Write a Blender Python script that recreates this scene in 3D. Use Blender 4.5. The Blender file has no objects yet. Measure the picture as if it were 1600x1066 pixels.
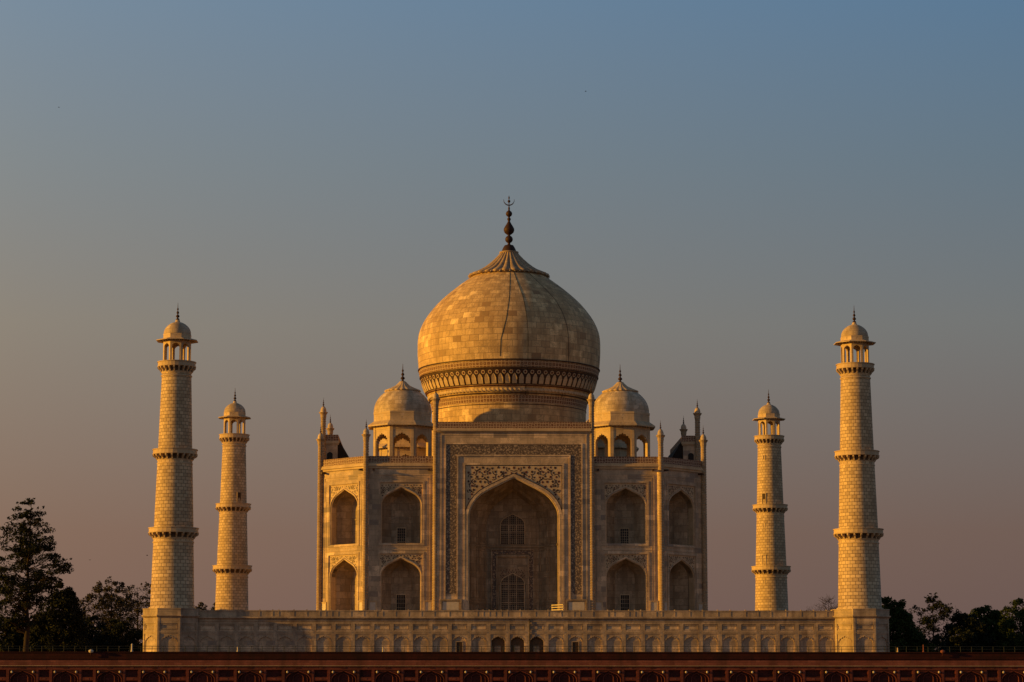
import bpy, bmesh, math, random
from mathutils import Vector, Matrix
C = bpy.context.scene.collection
sc = bpy.context.scene
PI = math.pi
rad = math.radians
RND = random.Random(7)

# ------------------------------------------------------------------ camera
cam = bpy.data.cameras.new('camera'); cam.sensor_width = 36; cam.lens = 3930 / 1600 * 36
cam.clip_start = 1; cam.clip_end = 12000
co = bpy.data.objects.new('camera', cam); C.objects.link(co)
co.location = (-9.15, -381.8, 6.0)
co.rotation_euler = (rad(90 + 8.2097), 0, rad(-1.4427))
sc.camera = co
sc.view_settings.view_transform = 'Standard'; sc.view_settings.look = 'None'
sc.view_settings.exposure = 0; sc.view_settings.gamma = 1

# ------------------------------------------------------------------ sky and sun
SUN_EL, SUN_AZ = 9.0, 8.5            # azimuth: degrees towards the river from due left
sd = Vector((-math.cos(rad(SUN_EL)) * math.cos(rad(SUN_AZ)), -math.cos(rad(SUN_EL)) * math.sin(rad(SUN_AZ)), math.sin(rad(SUN_EL))))
w = bpy.data.worlds.new('World'); sc.world = w; w.use_nodes = True
nt = w.node_tree; N = nt.nodes; L = nt.links; N.clear()
def srgb(c):
    return tuple((v / 255 / 12.92 if v / 255 <= .04045 else ((v / 255 + .055) / 1.055) ** 2.4) for v in c) + (1,)
out = N.new('ShaderNodeOutputWorld'); bg = N.new('ShaderNodeBackground'); bg.inputs[1].default_value = .1
sky = N.new('ShaderNodeTexSky'); sky.sky_type = 'NISHITA'; sky.sun_disc = False
sky.sun_elevation = rad(SUN_EL); sky.sun_rotation = math.atan2(sd.x, sd.y); sky.dust_density = 3; sky.air_density = 1.5
tc = N.new('ShaderNodeTexCoord'); sep = N.new('ShaderNodeSeparateXYZ'); L.new(tc.outputs['Generated'], sep.inputs[0])
def ramp(stops):
    r = N.new('ShaderNodeValToRGB'); L.new(sep.outputs[2], r.inputs[0])
    e = r.color_ramp.elements
    while len(e) > 1: e.remove(e[-1])
    for i, (el, c) in enumerate(stops):
        p = math.sin(rad(el)); x = e[0] if i == 0 else e.new(p); x.position = p; x.color = srgb(c)
    return r
SKY_L = [(0, (131, 100, 88)), (3.8, (137, 109, 94)), (8.5, (143, 133, 121)), (12.2, (133, 139, 142)), (15.9, (123, 142, 160)), (32, (74, 96, 116)), (90, (38, 52, 70))]
SKY_R = [(0, (106, 84, 81)), (3.8, (113, 93, 87)), (8.5, (114, 116, 117)), (12.2, (100, 118, 133)), (15.9, (88, 120, 150)), (32, (60, 84, 110)), (90, (36, 50, 70))]
rl, rr = ramp(SKY_L), ramp(SKY_R)
mr = N.new('ShaderNodeMapRange'); mr.inputs[1].default_value = -.175; mr.inputs[2].default_value = .225
L.new(sep.outputs[0], mr.inputs[0])
pw = N.new('ShaderNodeMath'); pw.operation = 'POWER'; pw.inputs[1].default_value = .75; L.new(mr.outputs[0], pw.inputs[0])
mx = N.new('ShaderNodeMixRGB'); L.new(pw.outputs[0], mx.inputs[0]); L.new(rl.outputs[0], mx.inputs[1]); L.new(rr.outputs[0], mx.inputs[2])
hz = N.new('ShaderNodeMixRGB'); hz.blend_type = 'MULTIPLY'; hz.inputs[0].default_value = 1; 
bk = N.new('ShaderNodeMapRange'); bk.inputs[1].default_value = .3; bk.inputs[2].default_value = -.8; bk.inputs[3].default_value = 0; bk.inputs[4].default_value = 1
L.new(sep.outputs[1], bk.inputs[0]); bc = N.new('ShaderNodeMixRGB'); bc.inputs[1].default_value = (10, 10, 10, 1); bc.inputs[2].default_value = (13.2, 11.2, 10, 1)
L.new(bk.outputs[0], bc.inputs[0]); L.new(bc.outputs[0], hz.inputs[2])      # the sky behind the camera is the brighter half
L.new(mx.outputs[0], hz.inputs[1])
fin = N.new('ShaderNodeMixRGB'); fin.inputs[0].default_value = .93
L.new(sky.outputs[0], fin.inputs[1]); L.new(hz.outputs[0], fin.inputs[2]); L.new(fin.outputs[0], bg.inputs[0]); L.new(bg.outputs[0], out.inputs[0])
sun = bpy.data.lights.new('sun', 'SUN'); sun.energy = 5.0; sun.angle = rad(.9); sun.color = (1, .485, .042)
so = bpy.data.objects.new('sun', sun); C.objects.link(so); so.rotation_euler = sd.to_track_quat('Z', 'Y').to_euler()
so.location = (-200, -100, 120)

# ------------------------------------------------------------------ materials
def mat(name, rough=.7):
    m = bpy.data.materials.new(name); m.use_nodes = True
    b = m.node_tree.nodes['Principled BSDF']; b.inputs['Roughness'].default_value = rough
    b.inputs['Specular IOR Level'].default_value = .25
    return m, m.node_tree.nodes, m.node_tree.links, b
def mixn(N, L, f, a, b, mode='MIX'):
    x = N.new('ShaderNodeMixRGB'); x.blend_type = mode
    for i, v in ((0, f), (1, a), (2, b)):
        if hasattr(v, 'is_output') or isinstance(v, bpy.types.NodeSocket): L.new(v, x.inputs[i])
        else: x.inputs[i].default_value = v
    return x.outputs[0]
def rampn(N, L, src, p0, p1, c0=(0, 0, 0, 1), c1=(1, 1, 1, 1)):
    r = N.new('ShaderNodeValToRGB'); L.new(src, r.inputs[0]); e = r.color_ramp.elements
    e[0].position = p0; e[0].color = c0; e[1].position = p1; e[1].color = c1
    return r.outputs[0]
def noise(N, L, vec, scale, detail=4, sx=1, sy=1, sz=1):
    mp = N.new('ShaderNodeMapping'); mp.inputs['Scale'].default_value = (sx, sy, sz); L.new(vec, mp.inputs[0])
    n = N.new('ShaderNodeTexNoise'); n.inputs['Scale'].default_value = scale; n.inputs['Detail'].default_value = detail
    L.new(mp.outputs[0], n.inputs['Vector']); return n.outputs['Fac']
def stone(name, c1, c2, mortar, bw, bh, ms=.012, stain=(.28, .17, .09, 1), stain_amt=.5, vein=.35, offs=.5, bump=.25, rough=.65, tint=None):
    """slab masonry: every slab its own tone, veins, rain streaks and patches of dirt"""
    m, N, L, b = mat(name, rough)
    uv = N.new('ShaderNodeUVMap'); uv.uv_map = 'UVMap'
    geo = N.new('ShaderNodeNewGeometry')
    br = N.new('ShaderNodeTexBrick'); L.new(uv.outputs[0], br.inputs[0])
    br.offset = offs; br.inputs['Scale'].default_value = 1
    for k, v in (('Color1', c1), ('Color2', c2), ('Mortar', mortar)): br.inputs[k].default_value = v
    br.inputs['Mortar Size'].default_value = ms; br.inputs['Mortar Smooth'].default_value = .3
    br.inputs['Brick Width'].default_value = bw; br.inputs['Row Height'].default_value = bh
    col = br.outputs[0]
    if tint:                                     # a few odd replaced slabs
        b2 = N.new('ShaderNodeTexBrick'); L.new(uv.outputs[0], b2.inputs[0]); b2.offset = offs; b2.inputs['Scale'].default_value = 1
        b2.inputs['Color1'].default_value = (0, 0, 0, 1); b2.inputs['Color2'].default_value = (1, 1, 1, 1); b2.inputs['Mortar'].default_value = (0, 0, 0, 1)
        b2.inputs['Mortar Size'].default_value = 0; b2.inputs['Brick Width'].default_value = bw; b2.inputs['Row Height'].default_value = bh; b2.inputs['Bias'].default_value = 0
        f = rampn(N, L, b2.outputs[0], tint[1], tint[1] + .06)
        col = mixn(N, L, f, col, tint[0])
        f2 = rampn(N, L, b2.outputs[0], .07, .1, (1, 1, 1, 1), (0, 0, 0, 1))
        col = mixn(N, L, f2, col, tuple(min(1, v * 1.25) for v in c1[:3]) + (1,))
    v1 = noise(N, L, geo.outputs['Position'], .9, 8, 1, 1, .6)
    col = mixn(N, L, rampn(N, L, v1, .42, .62, (0, 0, 0, 1), (vein, vein, vein, 1)), col, tuple(v * .62 for v in c2[:3]) + (1,))
    st = noise(N, L, geo.outputs['Position'], .5, 6, 1.6, 1.6, .22)
    col = mixn(N, L, rampn(N, L, st, .5, .78, (0, 0, 0, 1), (stain_amt,) * 3 + (1,)), col, stain)
    vn = N.new('ShaderNodeTexNoise'); vn.inputs['Scale'].default_value = .55; vn.inputs['Detail'].default_value = 4; vn.inputs['Distortion'].default_value = 2.2; L.new(geo.outputs['Position'], vn.inputs['Vector'])
    vr = N.new('ShaderNodeValToRGB'); L.new(vn.outputs['Fac'], vr.inputs[0]); e = vr.color_ramp.elements; e[0].position = .47; e[0].color = (0, 0, 0, 1); e[1].position = .53; e[1].color = (0, 0, 0, 1); k = e.new(.5); k.color = (vein, vein, vein, 1)
    col = mixn(N, L, vr.outputs[0], col, tuple(v * q for v, q in zip(c2[:3], (.45, .48, .55))) + (1,))
    fi = noise(N, L, geo.outputs['Position'], 6, 5)
    col = mixn(N, L, rampn(N, L, fi, .3, .6, (.16, .16, .16, 1), (0, 0, 0, 1)), col, tuple(v * .55 for v in c1[:3]) + (1,))
    L.new(col, b.inputs['Base Color'])
    bp = N.new('ShaderNodeBump'); bp.inputs['Strength'].default_value = bump; bp.inputs['Distance'].default_value = .05
    h = mixn(N, L, .35, br.outputs['Fac'], fi); inv = N.new('ShaderNodeInvert'); L.new(h, inv.inputs[1]); L.new(inv.outputs[0], bp.inputs['Height'])
    L.new(bp.outputs[0], b.inputs['Normal'])
    return m
MORT = (.15, .10, .06, 1)
M = {}
M['dome'] = stone('dome_marble', (.82, .59, .31, 1), (.55, .375, .19, 1), (.20, .125, .07, 1), 1.35, .93, .03, stain=(.24, .14, .07, 1), stain_amt=.6, vein=.55, bump=.45, tint=((.33, .20, .10, 1), .955))
M['wall'] = stone('wall_marble', (.74, .56, .38, 1), (.50, .38, .265, 1), (.2, .14, .09, 1), 1.9, .72, .012, stain=(.26, .18, .12, 1), stain_amt=.55, vein=.5, bump=.15, tint=((.33, .27, .225, 1), .88))
M['trim'] = stone('trim_marble', (.70, .535, .34, 1), (.55, .41, .255, 1), (.27, .18, .11, 1), 2.3, 1.1, .01, stain_amt=.4, vein=.3, bump=.1)
M['ribbed'] = stone('ribbed_marble', (.52, .39, .25, 1), (.40, .29, .18, 1), (.2, .13, .08, 1), 1.2, .36, .02, stain_amt=.4, vein=.3, bump=.1)
M['small_dome'] = stone('small_dome_marble', (.74, .59, .42, 1), (.50, .38, .25, 1), (.27, .2, .14, 1), 1.1, .62, .02, stain=(.26, .17, .10, 1), stain_amt=.75, vein=.6, bump=.3)
M['minaret'] = stone('minaret_marble', (.74, .565, .35, 1), (.46, .335, .20, 1), MORT, .68, .46, .035, stain=(.27, .17, .09, 1), stain_amt=.35, vein=.2, bump=.4)
M['plinth'] = stone('plinth_marble', (.62, .475, .325, 1), (.46, .355, .245, 1), (.25, .18, .12, 1), 1.9, .62, .008, stain=(.15, .10, .075, 1), stain_amt=.85, vein=.6, bump=.2, tint=((.36, .29, .235, 1), .90))
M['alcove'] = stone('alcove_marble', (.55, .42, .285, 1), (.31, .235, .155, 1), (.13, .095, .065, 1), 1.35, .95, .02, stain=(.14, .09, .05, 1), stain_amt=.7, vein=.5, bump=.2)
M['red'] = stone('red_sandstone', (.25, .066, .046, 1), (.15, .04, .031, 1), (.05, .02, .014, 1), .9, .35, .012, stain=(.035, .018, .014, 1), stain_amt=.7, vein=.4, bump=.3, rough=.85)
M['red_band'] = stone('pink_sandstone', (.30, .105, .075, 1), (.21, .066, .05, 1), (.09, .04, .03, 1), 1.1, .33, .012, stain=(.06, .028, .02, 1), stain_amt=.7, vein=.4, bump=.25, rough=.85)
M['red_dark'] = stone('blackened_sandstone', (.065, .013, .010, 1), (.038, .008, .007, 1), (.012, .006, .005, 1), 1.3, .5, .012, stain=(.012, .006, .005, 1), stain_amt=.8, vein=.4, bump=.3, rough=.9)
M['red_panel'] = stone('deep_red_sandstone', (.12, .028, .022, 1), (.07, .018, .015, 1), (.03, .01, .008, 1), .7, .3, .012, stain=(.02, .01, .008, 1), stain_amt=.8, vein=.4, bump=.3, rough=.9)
def plain(name, col, rough=.6, metal=0, nscale=3, amt=.35):
    m, N, L, b = mat(name, rough); geo = N.new('ShaderNodeNewGeometry')
    n = noise(N, L, geo.outputs['Position'], nscale, 5)
    c = mixn(N, L, rampn(N, L, n, .35, .7, (0, 0, 0, 1), (amt, amt, amt, 1)), col + (1,), tuple(v * .45 for v in col) + (1,))
    L.new(c, b.inputs['Base Color']); b.inputs['Metallic'].default_value = metal
    return m
M['bronze'] = plain('weathered_bronze', (.055, .027, .018), .6, .2)
M['inlay'] = plain('dark_inlay_stone', (.065, .034, .024), .5)
M['inlay_red'] = plain('red_inlay_stone', (.12, .035, .022), .5)
M['dark'] = plain('dark_glass', (.012, .011, .012), .3)
M['recess_shade'] = plain('shade_toned_marble', (.13, .085, .05), .9)  # marble with the shade of deep recesses put into its colour
M['plaster'] = plain('blackened_plaster', (.035, .026, .022), .9)
M['steel'] = plain('brushed_steel', (.42, .36, .28), .45, .3)
M['rail'] = plain('grey_painted_rail', (.035, .045, .05), .6, .2)
M['cable'] = plain('black_cable', (.02, .016, .014), .7)
M['white'] = plain('white_marble', (.62, .55, .46), .5)
M['bark'] = plain('bark', (.035, .024, .018), .9, 0, 2)
M['wood'] = plain('old_timber', (.07, .042, .024), .7)
def carved(name, base, dark, scale, th=.12, rnd=.35, sx=1, sy=1, amt=1):
    """running carved and inlaid tracery on the wall's own UV"""
    m, N, L, b = mat(name, .65); uv = N.new('ShaderNodeUVMap'); uv.uv_map = 'UVMap'
    mp = N.new('ShaderNodeMapping'); mp.inputs['Scale'].default_value = (sx, sy, 1); L.new(uv.outputs[0], mp.inputs[0])
    v = N.new('ShaderNodeTexVoronoi'); v.feature = 'DISTANCE_TO_EDGE'; v.inputs['Scale'].default_value = scale; v.inputs['Randomness'].default_value = rnd
    L.new(mp.outputs[0], v.inputs['Vector'])
    v2 = N.new('ShaderNodeTexVoronoi'); v2.inputs['Scale'].default_value = scale; v2.inputs['Randomness'].default_value = rnd; L.new(mp.outputs[0], v2.inputs['Vector'])
    f = rampn(N, L, v.outputs['Distance'], th, th + .05, (0, 0, 0, 1), (amt, amt, amt, 1))
    c = mixn(N, L, f, base, dark)
    g = rampn(N, L, v2.outputs['Distance'], .1, .17, (1, 1, 1, 1), (0, 0, 0, 1)); c = mixn(N, L, g, c, base)
    geo = N.new('ShaderNodeNewGeometry'); n = noise(N, L, geo.outputs['Position'], .7, 5)
    c = mixn(N, L, rampn(N, L, n, .45, .7, (0, 0, 0, 1), (.4, .4, .4, 1)), c, tuple(q * .5 for q in base[:3]) + (1,))
    L.new(c, b.inputs['Base Color']); return m
M['parapet'] = carved('carved_parapet_marble', (.52, .39, .27, 1), (.17, .08, .05, 1), 2.6, .07, .35, 1, .95)
M['band'] = carved('drum_band_marble', (.48, .34, .21, 1), (.17, .075, .035, 1), 1.9, .1, .15)
def script_mat():
    m, N, L, b = mat('inlaid_script_marble', .65); uv = N.new('ShaderNodeUVMap'); uv.uv_map = 'UVMap'
    n1 = noise(N, L, uv.outputs[0], 3.6, 4, 1, 1, 1)
    wv = N.new('ShaderNodeTexVoronoi'); wv.feature = 'DISTANCE_TO_EDGE'; wv.inputs['Scale'].default_value = 2.4; L.new(uv.outputs[0], wv.inputs[0])
    a = rampn(N, L, n1, .46, .52); e = rampn(N, L, wv.outputs['Distance'], .06, .1, (1, 1, 1, 1), (0, 0, 0, 1))
    f = mixn(N, L, 1.0, a, e, 'LIGHTEN')
    c = mixn(N, L, f, (.42, .32, .225, 1), (.12, .09, .075, 1)); L.new(c, b.inputs['Base Color']); return m
M['script'] = script_mat()
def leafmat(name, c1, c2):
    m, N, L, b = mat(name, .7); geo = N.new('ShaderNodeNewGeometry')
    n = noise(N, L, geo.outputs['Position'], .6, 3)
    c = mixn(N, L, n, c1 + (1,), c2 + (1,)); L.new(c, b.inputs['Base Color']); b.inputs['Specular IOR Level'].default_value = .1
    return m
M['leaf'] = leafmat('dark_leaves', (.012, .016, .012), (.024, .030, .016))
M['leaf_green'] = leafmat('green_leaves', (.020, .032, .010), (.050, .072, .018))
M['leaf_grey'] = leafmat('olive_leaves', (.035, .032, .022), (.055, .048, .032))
M['ground'] = plain('river_sand', (.24, .19, .13), .95, 0, .05)
M['paving'] = plain('sandstone_paving', (.20, .10, .065), .9, 0, .4)
M['grass'] = plain('lawn', (.05, .075, .025), .95, 0, .3)
m, N_, L_, b_ = mat('river_water', .08); b_.inputs['Base Color'].default_value = (.05, .05, .045, 1); M['water'] = m

# ------------------------------------------------------------------ mesh builder
class MB:
    def __init__(s): s.v = []; s.f = []; s.m = []; s.sm = []; s.cur = 0; s.smooth = False
    def add(s, vs, fs, smooth=None):
        o = len(s.v); s.v += [tuple(v) for v in vs]
        for f in fs: s.f.append([o + i for i in f]); s.m.append(s.cur); s.sm.append(s.smooth if smooth is None else smooth)
    def box(s, x0, x1, y0, y1, z0, z1):
        s.add([(x0, y0, z0), (x1, y0, z0), (x1, y1, z0), (x0, y1, z0), (x0, y0, z1), (x1, y0, z1), (x1, y1, z1), (x0, y1, z1)],
              [(0, 3, 2, 1), (4, 5, 6, 7), (0, 1, 5, 4), (1, 2, 6, 5), (2, 3, 7, 6), (3, 0, 4, 7)])
    def poly(s, F, pts, d0, d1, back=True):
        n = len(pts); vs = [F(u, z, d1) for u, z in pts] + [F(u, z, d0) for u, z in pts]
        fs = [tuple(range(n))] + ([tuple(range(2 * n - 1, n - 1, -1))] if back else [])
        fs += [(i, i + n, (i + 1) % n + n, (i + 1) % n) for i in range(n)]
        s.add(vs, fs)
    def fbox(s, F, u0, u1, z0, z1, d0, d1): s.poly(F, [(u0, z0), (u1, z0), (u1, z1), (u0, z1)], d0, d1)
    def frame(s, F, u0, u1, z0, z1, t, d0, d1, bottom=True):
        s.fbox(F, u0, u0 + t, z0, z1 - t, d0, d1); s.fbox(F, u1 - t, u1, z0, z1 - t, d0, d1); s.fbox(F, u0, u1, z1 - t, z1, d0, d1)
        if bottom: s.fbox(F, u0 + t, u1 - t, z0, z0 + t, d0, d1)
    def loft(s, rings, close=False, cap0=False, cap1=False, smooth=False):
        n = len(rings[0]); vs = [p for r in rings for p in r]; fs = []
        for k in range(len(rings) - 1):
            for i in range(n if close else n - 1):
                j = (i + 1) % n; fs.append((k * n + i, k * n + j, (k + 1) * n + j, (k + 1) * n + i))
        s.add(vs, fs, smooth)
        if cap0: s.add(rings[0], [tuple(range(n))[::-1]], False)
        if cap1: s.add(rings[-1], [tuple(range(n))], False)
    def lathe(s, prof, seg=32, c=(0, 0), ph=0, smooth=True, mod=None, cap=True):
        rings = []
        for r, z in prof:
            ring = []
            for i in range(seg):
                a = 2 * PI * i / seg + ph; rr = max(r, .002) * (mod(a, r, z) if mod else 1)
                ring.append((c[0] + rr * math.cos(a), c[1] + rr * math.sin(a), z))
            rings.append(ring)
        s.loft(rings, True, cap, cap, smooth)
    def tube(s, pts, rs, seg=6, smooth=True):
        rings = []; n = len(pts); pts = [Vector(p) for p in pts]
        for i, p in enumerate(pts):
            t = (pts[min(i + 1, n - 1)] - pts[max(i - 1, 0)]).normalized()
            a = t.cross(Vector((0, 0, 1)) if abs(t.z) < .9 else Vector((1, 0, 0))).normalized(); b = t.cross(a)
            r = rs[i] if hasattr(rs, '__len__') else rs
            rings.append([p + a * r * math.cos(2 * PI * k / seg) + b * r * math.sin(2 * PI * k / seg) for k in range(seg)])
        s.loft(rings, True, True, True, smooth)
    def build(s, name, mats, parent=None, uv='box', R=1, vf=None, c=(0, 0), recalc=True, origin=None):
        me = bpy.data.meshes.new(name)
        v = s.v
        if origin: v = [(p[0] - origin[0], p[1] - origin[1], p[2] - origin[2]) for p in v]
        me.from_pydata(v, [], s.f)
        for mm in (mats if isinstance(mats, (list, tuple)) else [mats]): me.materials.append(M[mm])
        me.polygons.foreach_set('material_index', s.m); me.polygons.foreach_set('use_smooth', s.sm)
        if recalc:
            bm = bmesh.new(); bm.from_mesh(me); bmesh.ops.recalc_face_normals(bm, faces=bm.faces); bm.to_mesh(me); bm.free()
        ul = me.uv_layers.new(name='UVMap'); Z = Vector((0, 0, 1))
        ox, oy, oz = origin or (0, 0, 0)
        for p in me.polygons:
            n = p.normal; t = None
            if uv == 'cyl':
                a0 = None
                for li in p.loop_indices:
                    q = me.vertices[me.loops[li].vertex_index].co; a = math.atan2(q.y + oy - c[1], q.x + ox - c[0])
                    if a0 is None: a0 = a
                    while a - a0 > PI: a -= 2 * PI
                    while a - a0 < -PI: a += 2 * PI
                    rr = math.hypot(q.x + ox - c[0], q.y + oy - c[1])
                    ul.data[li].uv = (a * R, vf(rr, q.z + oz) if vf else q.z + oz)
            else:
                if abs(n.z) < .75: t = Z.cross(n).normalized()
                for li in p.loop_indices:
                    q = me.vertices[me.loops[li].vertex_index].co + Vector((ox, oy, oz))
                    ul.data[li].uv = (q.dot(t), q.z) if t else (q.x, q.y)
        o = bpy.data.objects.new(name, me); C.objects.link(o)
        if origin: o.location = origin
        if parent: put(o, parent)
        return o
def put(o, parent):
    """parent o and keep it where it stands (things stand unrotated at their base)"""
    o.parent = parent; o.matrix_parent_inverse = wm(parent).inverted()
def wm(o):
    m = Matrix.LocRotScale(o.location, o.rotation_euler, o.scale)
    return m if o.parent is None else wm(o.parent) @ o.matrix_parent_inverse @ m
def tag(o, label=None, cat=None, group=None, kind=None):
    for k, v in (('label', label), ('category', cat), ('group', group), ('kind', kind)):
        if v: o[k] = v
    return o
def thing(name, loc, label, cat, group=None):
    o = bpy.data.objects.new(name, None); C.objects.link(o); o.location = loc; o.empty_display_size = .5
    return tag(o, label, cat, group)
def dup(src, parent, delta):
    """copy of a part and its sub-parts, moved by delta (shares the meshes)"""
    c = src.copy(); C.objects.link(c); c.parent = parent; c.matrix_parent_inverse = src.matrix_parent_inverse if parent == src.parent else wm(parent).inverted()
    c.location = src.location + Vector(delta)
    for ch in [x for x in C.objects if x.parent == src]:
        d = ch.copy(); C.objects.link(d); d.parent = c; d.matrix_parent_inverse = ch.matrix_parent_inverse
    return c
def frameF(ox, oy, ux, uy, nx, ny):
    return lambda u, z, d: (ox + ux * u + nx * d, oy + uy * u + ny * d, z)

PROF = [(0, 0), (.15, .078), (.315, .162), (.48, .24), (.63, .32), (.73, .385), (.81, .46), (.89, .56), (.956, .676), (.985, .77), (1, .88)]
def arch(w, za, uc=0, base=None, sc_=1):
    r = [(uc + t * w, za - d * w * sc_) for t, d in PROF]; l = [(uc - t * w, za - d * w * sc_) for t, d in PROF][::-1]
    p = l + r[1:]
    if base is not None: p = [(uc - w, base)] + p + [(uc + w, base)]
    return p
def offset(pts, o):
    res = []; n = len(pts)
    for i, p in enumerate(pts):
        a = pts[max(i - 1, 0)]; b = pts[min(i + 1, n - 1)]
        tx, tz = b[0] - a[0], b[1] - a[1]; l = math.hypot(tx, tz); res.append((p[0] - tz / l * o, p[1] + tx / l * o))
    return res
def cusped(w, za, uc=0, n=7, amp=.09, sc_=1):
    base = arch(w, za, uc, None, sc_); seg = []; tot = 0
    for a, b in zip(base, base[1:]): d = math.hypot(b[0] - a[0], b[1] - a[1]); seg.append((tot, d, a, b)); tot += d
    out_ = []; K = n * 6
    for i in range(K + 1):
        s_ = tot * i / K
        for st, d, a, b in seg:
            if st <= s_ <= st + d + 1e-6: f = (s_ - st) / d; out_.append((a[0] + (b[0] - a[0]) * f, a[1] + (b[1] - a[1]) * f)); break
    off = offset(out_, -1); r = []
    for i, (p, q) in enumerate(zip(out_, off)):
        k = amp * w * (1 - abs(math.sin(PI * i / 6))); r.append((p[0] + (q[0] - p[0]) * k, p[1] + (q[1] - p[1]) * k))
    r[0] = out_[0]; r[-1] = out_[-1]
    return r
def spandrel(W, zt, pts):                 # simple polygon: rectangle with an arch cut from its foot
    zs = pts[0][1]; zb = min(zs, pts[-1][1])
    uc = (pts[0][0] + pts[-1][0]) / 2
    return [(uc - W, zb), (uc - W, zt), (uc + W, zt), (uc + W, zb)] + pts[::-1]
def rim(mb, F, pts, rw, d_in, d_out, ch):
    a = pts; b = offset(pts, ch); c = offset(pts, rw)
    mb.loft([[F(u, z, d_in) for u, z in a], [F(u, z, d_out) for u, z in b], [F(u, z, d_out) for u, z in c], [F(u, z, d_out - .12) for u, z in c]])
def arch_z(pts, u):
    for a, b in zip(pts, pts[1:]):
        if a[0] <= u <= b[0] and b[0] > a[0]: return a[1] + (b[1] - a[1]) * (u - a[0]) / (b[0] - a[0])
    return None
def arabesque(mb, F, W, zt, pts, d, step, seed, margin):
    """inlaid flowers and curling stems filling a spandrel, mirrored about the middle"""
    r = random.Random(seed); out_ = offset(pts, margin); zb = pts[0][1]
    nz = int((zt - zb) / step) + 1
    def ok(u, z, mrg=0):
        if u > W - .1 * step - mrg or z > zt - .3 * step - mrg or z < zb: return False
        a = arch_z(out_, u); return a is None or z > a + mrg
    for j in range(nz):
        for i in range(int(W / step) + 2):
            u = (i + .5 * (j % 2)) * step + r.uniform(-.14, .14) * step; z = zt - .62 * step - j * step * .85 + r.uniform(-.14, .14) * step
            if not ok(u, z, .12 * step): continue
            rr = step * r.uniform(.21, .31); ph = r.random() * 3; k = 10
            for sg in (1, -1):
                if u < .05 and sg < 0: continue
                mb.cur = 1 if r.random() < .55 else 2
                mb.poly(F, [(sg * u + rr * (1 if q % 2 else .62) * math.cos(q * 2 * PI / k + ph), z + rr * (1 if q % 2 else .62) * math.sin(q * 2 * PI / k + ph)) for q in range(k)], d, d + .02, False)
            # stem curl
            a0 = r.random() * 6.28; R_ = step * r.uniform(.45, .62); turn = r.choice((-1, 1)) * r.uniform(1.4, 2.6); cur = []
            for q in range(9):
                a = a0 + turn * q / 8; cur.append((u + R_ * math.cos(a), z + R_ * math.sin(a)))
            if not all(ok(p[0], p[1]) and p[0] > 0 for p in cur): continue
            for sg in (1, -1):
                mb.cur = 1; tw = step * .075
                o1 = offset(cur, tw); o2 = offset(cur, -tw)
                mb.loft([[F(sg * p[0], p[1], d + .018) for p in o1], [F(sg * p[0], p[1], d + .018) for p in o2]])
    mb.cur = 0

# ------------------------------------------------------------------ setting
ZT, ZD, ZR = 12.0, 17.4, 39.2            # terrace floor, plinth deck, main roof
b = MB(); b.add([(-6000, -6000, 0), (6000, -6000, 0), (6000, 6000, 0), (-6000, 6000, 0)], [(0, 1, 2, 3)]); tag(b.build('ground', 'ground'), kind='structure')
b = MB(); b.add([(-3000, -300, .05), (3000, -300, .05), (3000, -75, .05), (-3000, -75, .05)], [(0, 1, 2, 3)]); tag(b.build('river', 'water'), kind='structure')
b = MB(); b.box(-170, 170, -57.6, 62, .02, ZT); tag(b.build('terrace_floor', 'paving'), kind='structure')
b = MB(); b.box(-900, 900, 62.01, 1200, .02, ZT - .6); tag(b.build('garden_lawn', 'grass'), kind='structure')

# ------------------------------------------------------------------ finials and pinnacles
def finial_prof(z0, h, s=1.0):
    """stack of diminishing bulbs on a spike, as fractions of the height"""
    q = [(.34, 0), (.30, .06), (.14, .10), (.13, .13), (.30, .17), (.34, .21), (.28, .26), (.12, .31), (.10, .34), (.22, .38), (.25, .42), (.20, .46), (.08, .52), (.08, .56), (.16, .60), (.16, .64), (.06, .70), (.05, .80), (.02, 1)]
    return [(r * s, z0 + h * t) for r, t in q]
def pinnacle(parent, x, y, ztop, r=.40, label=None):
    """slender ribbed engaged shaft from the deck to a flared cap, a small dome and a spike"""
    zc = ztop - 2.3; prof = [(r * 1.25, ZD), (r * 1.25, ZD + .9), (r, ZD + 1.0)]
    z = ZD + 1.0; dz = .36
    while z < zc - .9: prof += [(r * .88, z + .05), (r * 1.05, z + dz * .5), (r * .88, z + dz - .02)]; z += dz
    prof += [(r, z), (r, zc - .8), (r * 1.15, zc - .5), (r * 1.1, zc - .3), (r * 1.6, zc), (r * 1.65, zc + .12), (r * 1.1, zc + .14)]
    b = MB(); b.lathe(prof, 12, (x, y), smooth=False)
    p = b.build('pinnacle', 'ribbed', parent, uv='cyl', R=1, c=(x, y))
    b = MB(); b.lathe([(r * 1.05, zc + .13), (r * 1.1, zc + .4), (r * .85, zc + .75), (r * .35, zc + .95), (r * .1, zc + 1.0)], 14, (x, y)); b.build('pinnacle_dome', 'small_dome', p)
    b = MB(); b.lathe(finial_prof(zc + .95, 1.35, .42), 8, (x, y)); b.build('spike', 'bronze', p)
    return p

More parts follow.
